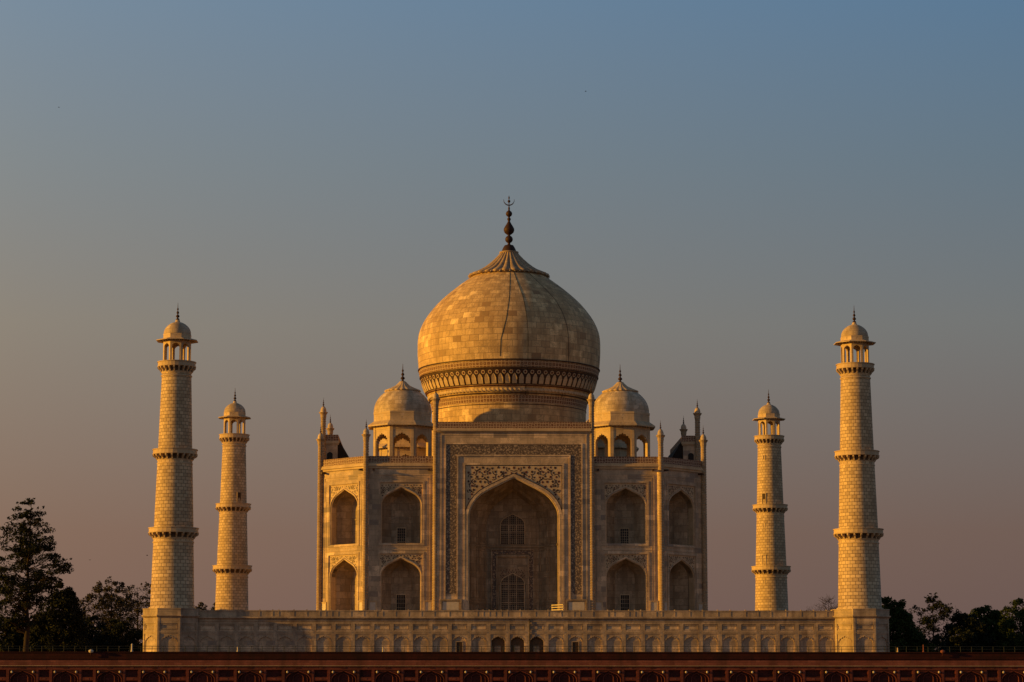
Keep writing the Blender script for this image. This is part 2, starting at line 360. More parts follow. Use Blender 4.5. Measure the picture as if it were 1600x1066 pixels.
def kiosk(parent, x, y, z0, s, hb, eave, fin_h, cols=False, opening=.62, cutz=None, lab=None):
    """octagonal domed pavilion: s = dome radius, hb = height of the arcaded body"""
    a = s * .985; R8 = a / math.cos(PI / 8); side = 2 * a * math.tan(PI / 8); zt = z0 + hb
    b = MB(); t = s * (.1 if not cols else .14)
    wv = side * opening / 2
    for k in range(8):
        an = k * PI / 4; F = frameF(x + a * math.cos(an), y + a * math.sin(an), -math.sin(an), math.cos(an), math.cos(an), math.sin(an))
        za = z0 + hb * (.79 if not cols else .84)
        pts = cusped(wv, za, 0, 7, .13, 1.05); zs = pts[0][1]; h = side / 2 - .004
        # piers and the arch plate above them
        b.poly(F, spandrel(h, zt, pts), -t, 0)
        b.fbox(F, -h, -wv, z0, zs, -t, 0); b.fbox(F, wv, h, z0, zs, -t, 0)
        if not cols:
            b.frame(F, -side * .4, side * .4, za + .12 * s, zt - .05 * s, .07, 0, .05)
            b.fbox(F, -h, -h + .12 * side, z0, zt - .1, 0, .06); b.fbox(F, h - .12 * side, h, z0, zt - .1, 0, .06)
        else:
            b.fbox(F, -h, -wv - .02, z0, z0 + .09 * hb, 0, .07); b.fbox(F, wv + .02, h, z0, z0 + .09 * hb, 0, .07)
    body = b.build('chhatri' if not cols else 'kiosk', 'trim', parent)
    b = MB(); b.lathe([(R8, zt - .02), (R8 - t, zt - .02), (R8 - t, zt + .04), (R8, zt + .04)], 8, (x, y), PI / 8, False); b.lathe([(R8 - t, zt - .01), (R8 - t, zt + .1 * s)], 8, (x, y), PI / 8, False)
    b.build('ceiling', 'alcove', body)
    E8 = eave / math.cos(PI / 8)
    b = MB(); b.lathe([(R8 * .95, zt + .06 * s), (R8 * 1.0, zt + .07 * s), (E8, zt - .075 * s), (E8, zt - .125 * s), (R8 * .95, zt + .02 * s)], 8, (x, y), PI / 8, False)
    b.build('eave', 'trim', body)
    bme = None
    for k in range(8):
        an = k * PI / 4; F = frameF(a, 0, 0, 1, 1, 0)
        nb = 6 if not cols else 3
        for i in range(nb):
            u = -side / 2 + side * (i + .5) / nb; ww = side * .04
            if k == 0:
              b = MB(); b.add([F(u - ww, zt - .16 * s, 0), F(u + ww, zt - .16 * s, 0), F(u + ww, zt - .02 * s, 0), F(u - ww, zt - .02 * s, 0), F(u - ww, zt - .03 * s, (eave - a) * .8), F(u + ww, zt - .03 * s, (eave - a) * .8)],
                  [(0, 1, 5, 4), (2, 3, 4, 5), (0, 4, 3), (1, 2, 5), (0, 3, 2, 1)])
              o = b.build('bracket', 'trim', None); protos_ = [o] if i == 0 else protos_ + [o]
            else: o = protos_[i].copy(); C.objects.link(o)
            o.parent = body; o.matrix_parent_inverse = wm(body).inverted(); o.location = (x, y, 0); o.rotation_euler = (0, 0, an)
    zd = zt + .05 * s; zp = zd + .33 * s
    b = MB(); q = R8 * 1.0
    b.lathe([(q, zd - .02), (q, zp - .08 * s), (q * 1.012, zp - .07 * s), (q * 1.012, zp), (q * .93, zp + .01)], 8, (x, y), PI / 8, False); b.build('dome_base', 'trim', body)
    hd = .98 * s
    dp = [(1.0, 0), (1.012, .12), (1.01, .25), (.985, .38), (.94, .50), (.87, .62), (.77, .74), (.66, .84), (.53, .93), (.38, 1.01), (.1, 1.04)]
    b = MB(); b.lathe([(s * .985, zp - .3 * s)] + [(s * .99 * r, zp - .10 * s + hd * h_) for r, h_ in dp], 40, (x, y)); b.build('dome', 'small_dome', body, uv='cyl', R=s, c=(x, y))
    zl = zp - .1 * s + hd * .9
    rl_ = .60 if not cols else .40
    b = MB(); nr = 20 if not cols else 10
    b.lathe([(s * rl_ * .92, zl - .01 * s), (s * rl_ * 1.04, zl), (s * rl_, zl + .04 * s), (s * rl_ * .72, zl + .11 * s), (s * rl_ * .42, zl + .20 * s), (s * .15, zl + .30 * s), (s * .11, zl + .35 * s)], nr * 4, (x, y),
            mod=lambda a_, r_, z_: 1 + .045 * math.cos(nr * a_)); b.build('lotus_cap', 'trim', body)
    zf = zl + .33 * s
    b = MB(); b.lathe(finial_prof(zf, fin_h, .95 if not cols else .75), 10, (x, y)); b.build('finial', 'bronze', body)
    return body

# ------------------------------------------------------------------ the mausoleum
HX, CX_ = 27.2, 20.6                      # wall planes and where the cut corners begin
maus = thing('mausoleum', (0, 0, ZD), 'great domed white marble mausoleum standing in the middle of the platform', 'mausoleum')

def lattice(parent, F, uc, z0, w_, h, d, nx, nz, name='window', archtop=False, posts=False):
    """window: marble frame, a dark pane behind and a lattice of bars"""
    b = MB(); hw = w_ / 2
    if archtop:
        pts = arch(hw, z0 + h, uc, z0); b.cur = 0
        rim(b, F, pts, .12, d, d + .1, .03)
    else: b.frame(F, uc - hw - .1, uc + hw + .1, z0, z0 + h + .1, .1, d, d + .1, False)
    o = b.build(name, 'trim', parent)
    return o, (pts if archtop else [(uc - hw, z0), (uc - hw, z0 + h), (uc + hw, z0 + h), (uc + hw, z0)])
def pane_and_bars(owner, F, pts, d, nx, nz, posts=()):
    b = MB(); b.poly(F, pts, d + .01, d + .02, False); b.build('pane', 'dark', owner)
    u0 = min(p[0] for p in pts); u1 = max(p[0] for p in pts); z0 = min(p[1] for p in pts); z1 = max(p[1] for p in pts)
    b = MB()
    def top(u):
        t = arch_z(pts[1:-1] if len(pts) > 4 else pts, u); return t if t else z1
    for i in range(1, nx):
        u = u0 + (u1 - u0) * i / nx; b.fbox(F, u - .03, u + .03, z0, top(u), d + .03, d + .06)
    for j in range(1, nz):
        z = z0 + (z1 - z0) * j / nz; us = [u0 + (u1 - u0) * q / 40 for q in range(41)]; ok = [u for u in us if top(min(max(u, u0 + .01), u1 - .01)) > z]
        if ok: b.fbox(F, ok[0], ok[-1], z - .03, z + .03, d + .033, d + .057)
    for kind, v, t_ in posts:
        if kind == 'v': b.fbox(F, v - t_, v + t_, z0, top(v), d + .025, d + .10)
        else: b.fbox(F, u0 + .02, u1 - .02, v - t_, v + t_, d + .027, d + .09)
    b.build('lattice', 'alcove', owner)

def niche(wall, F, za, zb, zt, W, w_, depth, step, seed, win=None, rail=False):
    """arched niche: inlaid spandrel, chamfered rim, three-sided alcove behind"""
    pts = arch(w_, za); b = MB(); b.poly(F, spandrel(W, zt, pts), -1.0, -.10)
    b.fbox(F, -W, -w_ + .002, zb, pts[0][1], -1.0, -.10); b.fbox(F, w_ - .002, W, zb, pts[0][1], -1.0, -.10)
    arabesque(b, F, W - .08, zt - .05, pts, -.10, step, seed, .34 * w_ / 2.75)
    b.build('spandrel', ['trim', 'inlay', 'inlay_red'], wall)
    full = arch(w_, za, 0, zb); b = MB(); rim(b, F, full, .26, -.34, .03, .13); b.build('arch_rim', 'wall', wall)
    b = MB(); k = .52
    r3 = [(u * k, zb + (z - zb) * .93) for u, z in full]
    f1 = [F(u, z, -.3) for u, z in full]; f2 = [F(u, z, -depth * .42) for u, z in full]; f3 = [F(u, z, -depth) for u, z in r3]
    b.loft([f1, f2, f3]); b.add(f3, [tuple(range(len(f3)))])
    b.add([f1[0], f1[-1], f2[-1], f3[-1], f3[0], f2[0]], [(0, 1, 2, 3, 4, 5)])
    # dado and string course on the back wall
    b.frame(F, -w_ * k + .1, -.75, zb + .05, zb + 1.5, .1, -depth + .005, -depth + .06, True)
    b.frame(F, .75, w_ * k - .1, zb + .05, zb + 1.5, .1, -depth + .005, -depth + .06, True)
    b.fbox(F, -w_ * k, w_ * k, zb + 3.6, zb + 3.75, -depth + .005, -depth + .10)
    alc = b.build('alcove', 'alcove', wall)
    if win:
        o, p = lattice(wall, F, 0, zb + .02, win[0], win[1], -depth + .03, 4, 5)
        pane_and_bars(o, F, p, -depth + .03, 4, 6)
    if rail:
        b = MB()
        for i in range(4): b.tube([F(-w_ + .05, zb + .3 + .3 * i, -.6), F(w_ - .05, zb + .3 + .3 * i, -.6)], .025, 4)
        for i in range(7): u = -w_ + .1 + (2 * w_ - .2) * i / 6; b.tube([F(u, zb, -.6), F(u, zb + 1.3, -.6)], .03, 4)
        b.build('niche_railing', 'wood', wall)

def wing(F, seed, windows=True):
    H = 4.86; b = MB()
    b.fbox(F, -H, -3.0, ZD, ZR, -1.0, 0); b.fbox(F, 3.0, H, ZD, ZR, -1.0, 0)
    b.fbox(F, -3.0, 3.0, 36.9, ZR, -1.0, 0); b.fbox(F, -3.0, 3.0, 26.95, 28.4, -1.0, 0)
    # raised frames round the whole bay and round each niche
    b.frame(F, -4.12, 4.12, ZD + 2.95, 38.1, .16, 0, .07, False); b.frame(F, -3.72, 3.72, ZD + 2.95, 37.7, .08, 0, .045, False)
    b.frame(F, -3.28, 3.28, 28.05, 37.2, .24, 0, .10, True); b.frame(F, -3.28, 3.28, ZD, 27.15, .22, 0, .10, False)
    b.fbox(F, -4.12, 4.12, 27.42, 27.5, 0, .06); b.fbox(F, -4.12, 4.12, 27.86, 27.94, 0, .06)
    wall = b.build('facade_wall', 'wall', maus)
    niche(wall, F, 36.2, 28.4, 36.9, 3.0, 2.72, 2.9, .44, seed, (1.15, 2.25) if windows else None, False)
    niche(wall, F, 26.25, ZD + .25, 26.95, 3.0, 2.72, 2.9, .44, seed + 1, (1.2, 3.6) if windows else None, True)
    for sg in (-1, 1):                    # base panels at the foot of the wall
        b = MB(); u0, u1 = sorted((sg * 3.3, sg * 4.5)); b.fbox(F, u0, u1, ZD, 20.35, 0, .12); b.frame(F, u0, u1, ZD + 1.3, 20.35, .12, .12, .2, True)
        b.cur = 1; b.fbox(F, u0 + .22, u1 - .22, ZD + 1.55, 20.1, .12, .13)
        b.build('dado_panel', ['trim', 'white'], wall)
    b = MB(); b.fbox(F, -H - .1, H + .1, 38.95, 39.25, 0, .22); b.fbox(F, -H - .1, H + .1, 39.25, 39.55, 0, .42); b.fbox(F, -H - .1, H + .1, 39.55, 39.72, 0, .3); b.build('cornice', 'trim', wall)
    b = MB(); b.fbox(F, -H - .05, H + .05, 39.72, 40.68, -.35, .16); b.build('parapet', 'parapet', wall)
    for u in (-3.9, 3.9):
        b = MB(); b.fbox(F, u - .13, u + .13, 38.62, 38.86, .0, .85); b.build('water_spout', 'inlay', wall)
    return wall
r2 = math.sqrt(.5); mid = (HX + CX_) / 2 + .15
wing(frameF(-15.85, -HX, 1, 0, 0, -1), 11); wing(frameF(15.85, -HX, 1, 0, 0, -1), 21)
wing(frameF(-mid, -mid, r2, -r2, -r2, -r2), 31, False); wing(frameF(mid, -mid, r2, r2, r2, -r2), 41, False)
# the sides and back turned away from the river
b = MB()
o8 = [(-HX, -CX_), (-HX, CX_), (-CX_, HX), (CX_, HX), (HX, CX_), (HX, -CX_)]
for (x0, y0), (x1, y1) in zip(o8, o8[1:]):
    l = math.hypot(x1 - x0, y1 - y0); ux, uy = (x1 - x0) / l, (y1 - y0) / l
    F = frameF(x0, y0, ux, uy, -uy, ux); b.fbox(F, 0, l, ZD, ZR, -1, 0)
back = b.build('rear_wall', 'wall', maus)
b = MB()
for (x0, y0), (x1, y1) in zip(o8, o8[1:]):
    l = math.hypot(x1 - x0, y1 - y0); ux, uy = (x1 - x0) / l, (y1 - y0) / l
    F = frameF(x0, y0, ux, uy, -uy, ux); b.fbox(F, 0, l, 39.2, 39.72, -.3, .4); b.fbox(F, 0, l, 39.725, 40.68, -.35, .16)
b.build('parapet', 'parapet', back)
b = MB(); b.add([(-HX + .3, -CX_, ZR), (-CX_, -HX + .3, ZR), (CX_, -HX + .3, ZR), (HX - .3, -CX_, ZR), (HX - .3, CX_, ZR), (CX_, HX - .3, ZR), (-CX_, HX - .3, ZR), (-HX + .3, CX_, ZR)], [tuple(range(8))])
b.build('roof', 'alcove', maus)

def portal(F, rot, front=True):
    """tall central portal screen rising above the roof, with ends, sloping back and parapet"""
    b = MB(); P = 1.0; zt = 44.35; H = 10.75
    if front:
        b.fbox(F, -H, -6.85, ZD, zt, -1.6, P); b.fbox(F, 6.85, H, ZD, zt, -1.6, P); b.fbox(F, -6.85, 6.85, 39.4, zt, -1.6, P)
        b.frame(F, -10.35, 10.35, ZD + 3.0, 43.75, .2, P, P + .06, False)          # outer moulding
        b.frame(F, -9.72, 9.72, ZD + 3.0, 42.45, .17, P, P + .12, False)           # edge of the script band
        b.frame(F, -8.02, 8.02, ZD + 3.0, 40.8, .2, P, P + .12, False)             # inner edge of the script band
        b.frame(F, -7.1, 7.1, ZD, 39.62, .26, P, P + .09, False)
    else: b.fbox(F, -H, H, ZD, zt, -1.6, P)
    wall = b.build('portal_wall', 'wall', maus)
    if front:
        b = MB(); b.frame(F, -9.55, 9.55, 21.2, 42.28, 1.53, P + .004, P + .03, False); b.build('script_band', 'script', wall)
        pts = arch(6.25, 37.55); W = 6.85; b = MB(); b.poly(F, spandrel(W, 39.4, pts), -.6, P - .04)
        b.fbox(F, -W, -6.245, ZD, pts[0][1], -.6, P - .04); b.fbox(F, 6.245, W, ZD, pts[0][1], -.6, P - .04)
        b.cur = 1; b.frame(F, -W + .0, W - .0, 32.6, 39.37, .10, P - .04, P - .02, False); rim(b, F, offset(pts, .60), .10, P - .04, P + .07, .0); b.cur = 0
        arabesque(b, F, W - .12, 39.38, pts, P - .04, .74, 5, .66)
        b.build('spandrel', ['trim', 'inlay', 'inlay_red'], wall)
        full = arch(6.25, 37.55, 0, ZD); b = MB(); rim(b, F, full, .60, P - .62, P + .06, .20); b.build('arch_rim', 'wall', wall)
        dp = 5.4; b = MB(); k = .60
        f1 = [F(u, z, P - .6) for u, z in full]; f2 = [F(u, z, -1.6) for u, z in full]; r3 = [(u * k, ZD + (z - ZD) * .93) for u, z in full]; f3 = [F(u, z, -dp) for u, z in r3]
        b.loft([f1, f2, f3]); b.add(f3, [tuple(range(len(f3)))]); b.add([f1[0], f1[-1], f2[-1], f3[-1], f3[0], f2[0]], [(0, 1, 2, 3, 4, 5)])
        # string course and blind panels running round the recess
        def course(z, t, pr):
            a = [(-6.24, P - .7), (-6.24, -1.6), (-6.25 * k, -dp), (6.25 * k, -dp), (6.24, -1.6), (6.24, P - .7)]; c_ = [(-6.24 + pr, P - .7), (-6.24 + pr, -1.6 - .0), (-6.25 * k + pr * .4, -dp + pr), (6.25 * k - pr * .4, -dp + pr), (6.24 - pr, -1.6), (6.24 - pr, P - .7)]
            b.loft([[F(u, z, d) for u, d in a], [F(u, z, d) for u, d in c_], [F(u, z + t, d) for u, d in c_], [F(u, z + t, d) for u, d in a]])
        course(28.15, .22, .14); course(20.2, .14, .1); course(33.2, .12, .08); course(24.2, .1, .06)
        L2 = math.hypot(6.25 * (1 - k), dp - 1.6)
        for sg in (-1, 1):
            dx, dd = sg * -6.25 * (1 - k) / L2, -(dp - 1.6) / L2
            G = lambda u, z, d, sg=sg, dx=dx, dd=dd: F(sg * 6.25 + dx * u + (-sg) * -dd * d * 1.0 * 1, z, -1.6 + dd * u + abs(dx) * d)
            for u0, u1 in ((.35, 2.1), (2.5, 4.2)):
                for z0, z1 in ((18.2, 20.0), (20.6, 24.0), (24.5, 27.9), (28.6, 32.9)): b.frame(G, u0, u1, z0, z1, .14, .004, .07, True)
            b.frame(F, sg * 2.9 - .6, sg * 2.9 + .6, 28.6, 32.6, .13, -dp + .004, -dp + .07, True)
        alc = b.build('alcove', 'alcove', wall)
        d = -dp + .05
        o, p = lattice(wall, F, 0, 28.6, 3.3, 4.25, d, 9, 10, 'window', True)
        pane_and_bars(o, F, p, d, 12, 14, (('v', -.55, .09), ('v', .55, .09), ('h', 31.35, .09), ('h', 30.35, .07)))
        b = MB(); b.frame(F, -3.1, 3.1, ZD, 27.9, .18, d, d + .2, False); b.frame(F, -2.35, 2.35, ZD, 27.0, .2, d, d + .2, False)
        b.frame(F, -2.1, 2.1, ZD, 25.35, .16, d, d + .14, False)
        pz = arch(1.65, 24.35); b.poly(F, spandrel(1.95, 25.2, pz), d, d + .08); arabesque(b, F, 1.85, 25.15, pz, d + .08, .42, 9, .15)
        door = b.build('doorway', ['alcove', 'inlay', 'inlay_red'], wall)
        b = MB(); b.frame(F, -2.92, 2.92, ZD + .1, 27.72, .55, d, d + .06, False); b.build('script_band', 'script', wall)
        o, p = lattice(wall, F, 0, ZD + .1, 3.2, 6.9, d, 9, 10, 'door', True)
        pane_and_bars(o, F, p, d, 12, 22, (('v', -.55, .09), ('v', .55, .09), ('h', 22.9, .09), ('h', 22.2, .07), ('h', 20.3, .08)))
        for sg in (-1, 1):
            b = MB(); u0, u1 = sorted((sg * 7.3, sg * 10.3)); b.fbox(F, u0, u1, ZD, 20.5, P, P + .12); b.frame(F, u0, u1, ZD + 1.2, 20.5, .2, P + .12, P + .24, True)
            b.cur = 1; b.fbox(F, u0 + .4, u1 - .4, ZD + 1.6, 20.1, P + .12, P + .135)
            b.build('dado_panel', ['alcove', 'white'], wall)
    b = MB(); b.fbox(F, -H - .1, H + .1, 43.95, 44.15, -1.75, P + .2); b.fbox(F, -H - .2, H + .2, 44.15, 44.42, -1.85, P + .42); b.fbox(F, -H - .1, H + .1, 44.42, 44.55, -1.75, P + .3); b.build('cornice', 'trim', wall)
    b = MB(); b.fbox(F, -H, H, 44.56, 45.45, P - .35, P + .12); b.fbox(F, -H, H, 44.56, 45.45, -1.65, -1.2)
    b.fbox(F, -H, -H + .4, 44.56, 45.45, -1.2, P - .35); b.fbox(F, H - .4, H, 44.56, 45.45, -1.2, P - .35); b.build('parapet', 'parapet', wall)
    # sloping back of the screen
    b = MB(); vs = []
    for u in (-H + .3, H - .3): vs += [F(u, ZR, -1.59), F(u, 44.5, -1.59), F(u, 44.5, -1.9), F(u, 40.4, -4.3), F(u, ZR, -4.6)]
    b.add(vs, [(0, 1, 2, 3, 4), (9, 8, 7, 6, 5), (1, 6, 7, 2), (2, 7, 8, 3), (3, 8, 9, 4)]); b.build('sloping_back', 'plaster', wall)
    # small arched doorway in each end, above the roof
    for sg in (-1, 1):
        b = MB(); e = sg * H
        G = lambda u, z, d_, e=e, sg=sg: F(e + sg * d_, z, -.45 + u)
        b.poly(G, arch(.42, 42.9, 0, 40.9), .004, .03, False); b.build('end_doorway', 'dark', wall)
    return wall
portal(frameF(0, -HX, 1, 0, 0, -1), 0, True)
portal(frameF(-HX, 0, 0, -1, -1, 0), 0, False); portal(frameF(HX, 0, 0, 1, 1, 0), 0, False); portal(frameF(0, HX, -1, 0, 0, 1), 0, False)
for sx in (-1, 1):
    pinnacle(maus, sx * 11.03, -HX - .75, 50.95); pinnacle(maus, sx * 11.03, HX + .7, 50.95)
    for sy in (-1, 1):
        pinnacle(maus, sx * (HX + .55), sy * 11.03, 50.95)
        pinnacle(maus, sx * 20.85, sy * (HX + .28), 45.9); pinnacle(maus, sx * (HX + .4), sy * 20.85, 45.9)

# --- main dome
DP = [(11.75, ZR), (11.75, 50.3), (11.8, 50.6), (12.0, 51.5), (12.35, 52.3), (12.95, 53.3), (13.25, 54.2), (13.5, 55.0), (13.68, 55.8), (13.83, 56.8), (13.95, 58.2), (14.0, 59.6), (13.97, 61.0), (13.78, 62.2), (13.3, 63.45), (12.7, 64.5), (11.9, 65.6), (10.95, 66.7), (9.8, 67.8), (8.5, 68.9), (7.2, 69.9), (6.0, 70.75), (5.2, 71.25)]
def smoothprof(P, n=4):
    out_ = []
    for i in range(len(P) - 1):
        p0 = P[max(i - 1, 0)]; p1 = P[i]; p2 = P[i + 1]; p3 = P[min(i + 2, len(P) - 1)]
        for k in range(n):
            t = k / n; out_.append(tuple(.5 * (2 * p1[j] + (p2[j] - p0[j]) * t + (2 * p0[j] - 5 * p1[j] + 4 * p2[j] - p3[j]) * t * t + (3 * p1[j] - p0[j] - 3 * p2[j] + p3[j]) * t ** 3) for j in (0, 1)))
    return out_ + [P[-1]]
SP = DP[:2] + smoothprof(DP[2:], 4)
arcs = [0]
for a, b_ in zip(SP, SP[1:]): arcs.append(arcs[-1] + math.hypot(b_[0] - a[0], b_[1] - a[1]))
def dome_v(r, z):
    for i in range(len(SP) - 1):
        if SP[i][1] <= z <= SP[i + 1][1] + 1e-4: return arcs[i] + (arcs[i + 1] - arcs[i]) * (z - SP[i][1]) / max(1e-6, SP[i + 1][1] - SP[i][1])
    return arcs[-1]
def dome_r(z):
    for i in range(len(SP) - 1):
        if SP[i][1] <= z <= SP[i + 1][1] + 1e-4: return SP[i][0] + (SP[i + 1][0] - SP[i][0]) * (z - SP[i][1]) / max(1e-6, SP[i + 1][1] - SP[i][1])
    return SP[-1][0]
b = MB(); b.lathe(SP, 128, (0, 0)); dome = b.build('main_dome', 'dome', maus, uv='cyl', R=13, vf=dome_v)
def ring_band(z0, z1, pr, matn, name, seg=128):
    zs = [z0 + (z1 - z0) * i / 4 for i in range(5)]
    b = MB(); b.lathe([(dome_r(z0) - .05, z0)] + [(dome_r(z) + pr, z) for z in zs] + [(dome_r(z1) - .05, z1)], seg, (0, 0), smooth=False, cap=False)
    return b.build(name, matn, dome, uv='cyl', R=13)
ring_band(56.35, 56.5, .16, 'inlay', 'moulding'); ring_band(55.35, 56.25, .06, 'band', 'carved_band'); ring_band(55.15, 55.28, .14, 'inlay', 'moulding')
ring_band(52.62, 52.76, .15, 'inlay_red', 'moulding'); ring_band(51.55, 51.68, .18, 'inlay', 'moulding'); ring_band(49.95, 50.06, .08, 'inlay', 'moulding')
ring_band(50.25, 51.3, .05, 'band', 'carved_band')
# rope moulding
b = MB(); seg = 480
b.loft([[((dome_r(52.1) + .02 + .16 * math.cos(q) * (1 + .25 * math.cos(120 * 2 * PI * i / seg + q))) * math.cos(2 * PI * i / seg), (dome_r(52.1) + .02 + .16 * math.cos(q) * (1 + .25 * math.cos(120 * 2 * PI * i / seg + q))) * math.sin(2 * PI * i / seg), 52.15 + .26 * math.sin(q) * (1 + .2 * math.cos(120 * 2 * PI * i / seg + q))) for i in range(seg)] for q in [-1.4, -.7, 0, .7, 1.4]], True)
b.build('rope_moulding', 'trim', dome)
# frieze of pointed petals with flowers between their tips
b = MB(); npet = 80
b.cur = 1
b.loft([[((dome_r(z) + .03) * math.cos(2 * PI * i / 160), (dome_r(z) + .03) * math.sin(2 * PI * i / 160), z) for i in range(160)] for z in (52.85, 53.4, 54.0, 54.55, 55.1)], True)
for k in range(npet):
    an = 2 * PI * (k + .5) / npet
    def P_(u, z, d, an=an):
        r = dome_r(z) + d; return (r * math.cos(an + u / 13.2), r * math.sin(an + u / 13.2), z)
    for cur, hw, zb, za, d in ((0, .36, 52.95, 54.45, .10),):
        b.cur = 0; p = [(-hw, zb), (-hw, 53.4), (-hw, za - .65), (-hw * .62, za - .28), (0, za), (hw * .62, za - .28), (hw, za - .65), (hw, 53.4), (hw, zb)]
        b.add([P_(u, z, d) for u, z in p], [tuple(range(len(p)))]); n_ = len(p)
        b.loft([[P_(u, z, d) for u, z in p], [P_(u, z, .03) for u, z in p]])
    b.cur = 2 if True else 0
    an2 = an + PI / npet
    def Q_(u, z, d, an=an2):
        r = dome_r(z) + d; return (r * math.cos(an + u / 13.2), r * math.sin(an + u / 13.2), z)
    b.cur = 0; b.add([Q_(.30 * math.cos(q * PI / 5), 54.62 + .30 * math.sin(q * PI / 5), .07) for q in range(10)], [tuple(range(10))])
    b.cur = 2; b.add([Q_(.17 * math.cos(q * PI / 4), 54.62 + .17 * math.sin(q * PI / 4), .09) for q in range(8)], [tuple(range(8))])
b.build('petal_frieze', ['trim', 'inlay', 'inlay_red'], dome, recalc=True)
# lotus cap
b = MB(); nr = 26
def lot(a, r, z): return 1 + (.13 if z < 74.8 else 0) * (abs(math.cos(nr * a / 2)) ** .6 - .75)
b.lathe([(5.3, 70.95), (6.05, 71.1), (6.1, 71.3), (5.5, 71.55), (4.5, 72.0), (3.7, 72.5), (3.0, 73.05), (2.25, 73.75), (1.65, 74.4), (1.38, 74.75)], nr * 8, (0, 0), smooth=True, mod=lot)
for i in range(52):
    a = 2 * PI * i / 52; c_, s_ = math.cos(a), math.sin(a); r0 = 5.95
    b.add([(r0 * c_ - .3 * -s_, r0 * s_ - .3 * c_, 71.1), (r0 * c_ + .3 * -s_, r0 * s_ + .3 * c_, 71.1), ((r0 + .42) * c_, (r0 + .42) * s_, 70.95), (r0 * c_, r0 * s_, 71.4)], [(0, 1, 2), (0, 2, 3), (1, 3, 2), (0, 3, 1)])
b.lathe([(1.3, 74.7), (1.48, 74.78), (1.48, 74.95), (1.2, 75.02)], 24, (0, 0)); b.build('lotus_cap', 'ribbed', dome, uv='cyl', R=4)
# gilded finial with crescent
def fz(y): return 6 + 381.8 * math.tan(rad(8.2097) - math.atan((y - 533) / 3930))
def ball(yc, r):
    z = fz(yc); return [(r * math.sin(PI * t), z - r * math.cos(PI * t)) for t in (.12, .25, .38, .5, .62, .75, .88)]
prof = [(1.15, fz(394)), (1.08, fz(391)), (.9, fz(387)), (.68, fz(383.5)), (.3, fz(383)), (.2, fz(381))] + ball(374, .6)
z = fz(359); prof += [(.2, fz(367.4)), (.45, z - .68), (.7, z - .45), (.83, z - .1), (.8, z + .2), (.58, z + .6), (.36, z + .95), (.2, fz(346.5)), (.17, fz(345))] + [(.28, fz(343.5)), (.28, fz(341.5)), (.14, fz(340))] + ball(334, .5)
prof += [(.12, fz(328)), (.16, fz(326)), (.07, fz(322)), (.06, fz(318.5))] + ball(314.5, .22) + [(.05, fz(311)), (.13, fz(309.5)), (.02, fz(305.5))]
b = MB(); b.lathe(prof, 20, (0, 0)); fi = b.build('finial', 'bronze', dome)
b = MB(); b.tube([(.82 * math.sin(a), 0, fz(313) + .05 - .82 * math.cos(a)) for a in [rad(q) for q in range(-100, 101, 10)]], [.02 + .075 * math.cos(rad(q * .9)) for q in range(-100, 101, 10)], 6); b.build('crescent', 'bronze', fi)
# lightning conductor cables down the dome
for azs in ([(0, 71), (-.02, 66), (-.055, 62.4), (-.11, 59.4), (-.12, 56.5)], [(.10, 71), (.16, 66), (.18, 60), (.18, 50)], [(.5, 71), (.62, 66), (.66, 60), (.70, 50)]):
    pts = []
    for (a0, z0), (a1, z1) in zip(azs, azs[1:]):
        for i in range(8):
            t = i / 8; a = a0 + (a1 - a0) * t; z = z0 + (z1 - z0) * t; r = dome_r(z) + .01; pts.append((r * math.sin(a) + 0, -r * math.cos(a), z))
    b = MB(); b.tube(pts, .035, 5); b.build('cable', 'cable', dome)

# --- four domed pavilions on the roof
for sx, sy in ((-1, -1), (1, -1), (-1, 1), (1, 1)):
    k_ = kiosk(maus, sx * 15.95, sy * 15.95, ZR + .02, 4.2, 46.35 - ZR, 4.95, 2.75, opening=.70)
    b = MB(); b.lathe([(4.9, ZR + .01), (4.9, ZR + .5), (4.5, ZR + .55)], 8, (sx * 15.95, sy * 15.95), PI / 8, False); b.build('step', 'trim', k_)

# ------------------------------------------------------------------ platform
PW = 47.2                                  # wall planes
plat = thing('marble_platform', (0, 0, ZT), 'long low white marble platform with arched panels under the mausoleum', 'platform')
def panel_bay(F, hw, z0=ZT, kind='blind'):
    """upper rectangular panel and cusped arch panel below; stiles and rails stand proud of them"""
    b = MB(); st = .27; pw = hw - st
    # stiles and rails
    b.fbox(F, -hw, -pw, z0, 16.75, -.3, 0); b.fbox(F, pw, hw, z0, 16.75, -.3, 0)
    b.fbox(F, -pw, pw, 16.45, 16.75, -.3, 0); b.fbox(F, -pw, pw, 15.12, 15.62, -.3, 0)
    b.frame(F, -pw + .09, pw - .09, 15.72, 16.35, .08, -.11, -.03, True); b.fbox(F, -pw, pw, 15.62, 16.45, -.3, -.11)
    b.fbox(F, -pw - .1, pw + .1, 15.3, 15.37, 0, .04)
    pts = cusped(pw - .13, 14.86, 0, 7, .10, .9)
    b.poly(F, spandrel(pw, 15.12, pts), -.3, -.06)
    rim(b, F, pts, .10, -.1, -.02, .02)
    b.fbox(F, -pw, -pw + .13, z0, pts[0][1], -.3, -.06); b.fbox(F, pw - .13, pw, z0, pts[0][1], -.3, -.06)
    if kind != 'open': b.fbox(F, -pw + .12, pw - .12, z0, 15.0, -.5, -.15)
    if kind == 'door': b.frame(F, -.5, .5, z0, 14.2, .1, -.14, -.07, False)
    return b
bays = plat
wallo = MB(); wallo.box(-PW, PW, -PW + .5, PW, ZT, 17.28)
for sx in (-1, 1): wallo.box(*sorted((sx * 42.18, sx * 44.5)), -PW + .003, -PW + .51, ZT, 17.28)
wallo.box(-42.19, 42.19, -PW + .002, -PW + .52, 16.75, 17.28)
pwall = wallo.build('platform_body', 'plinth', plat)
BW = 2.557; proto = {}
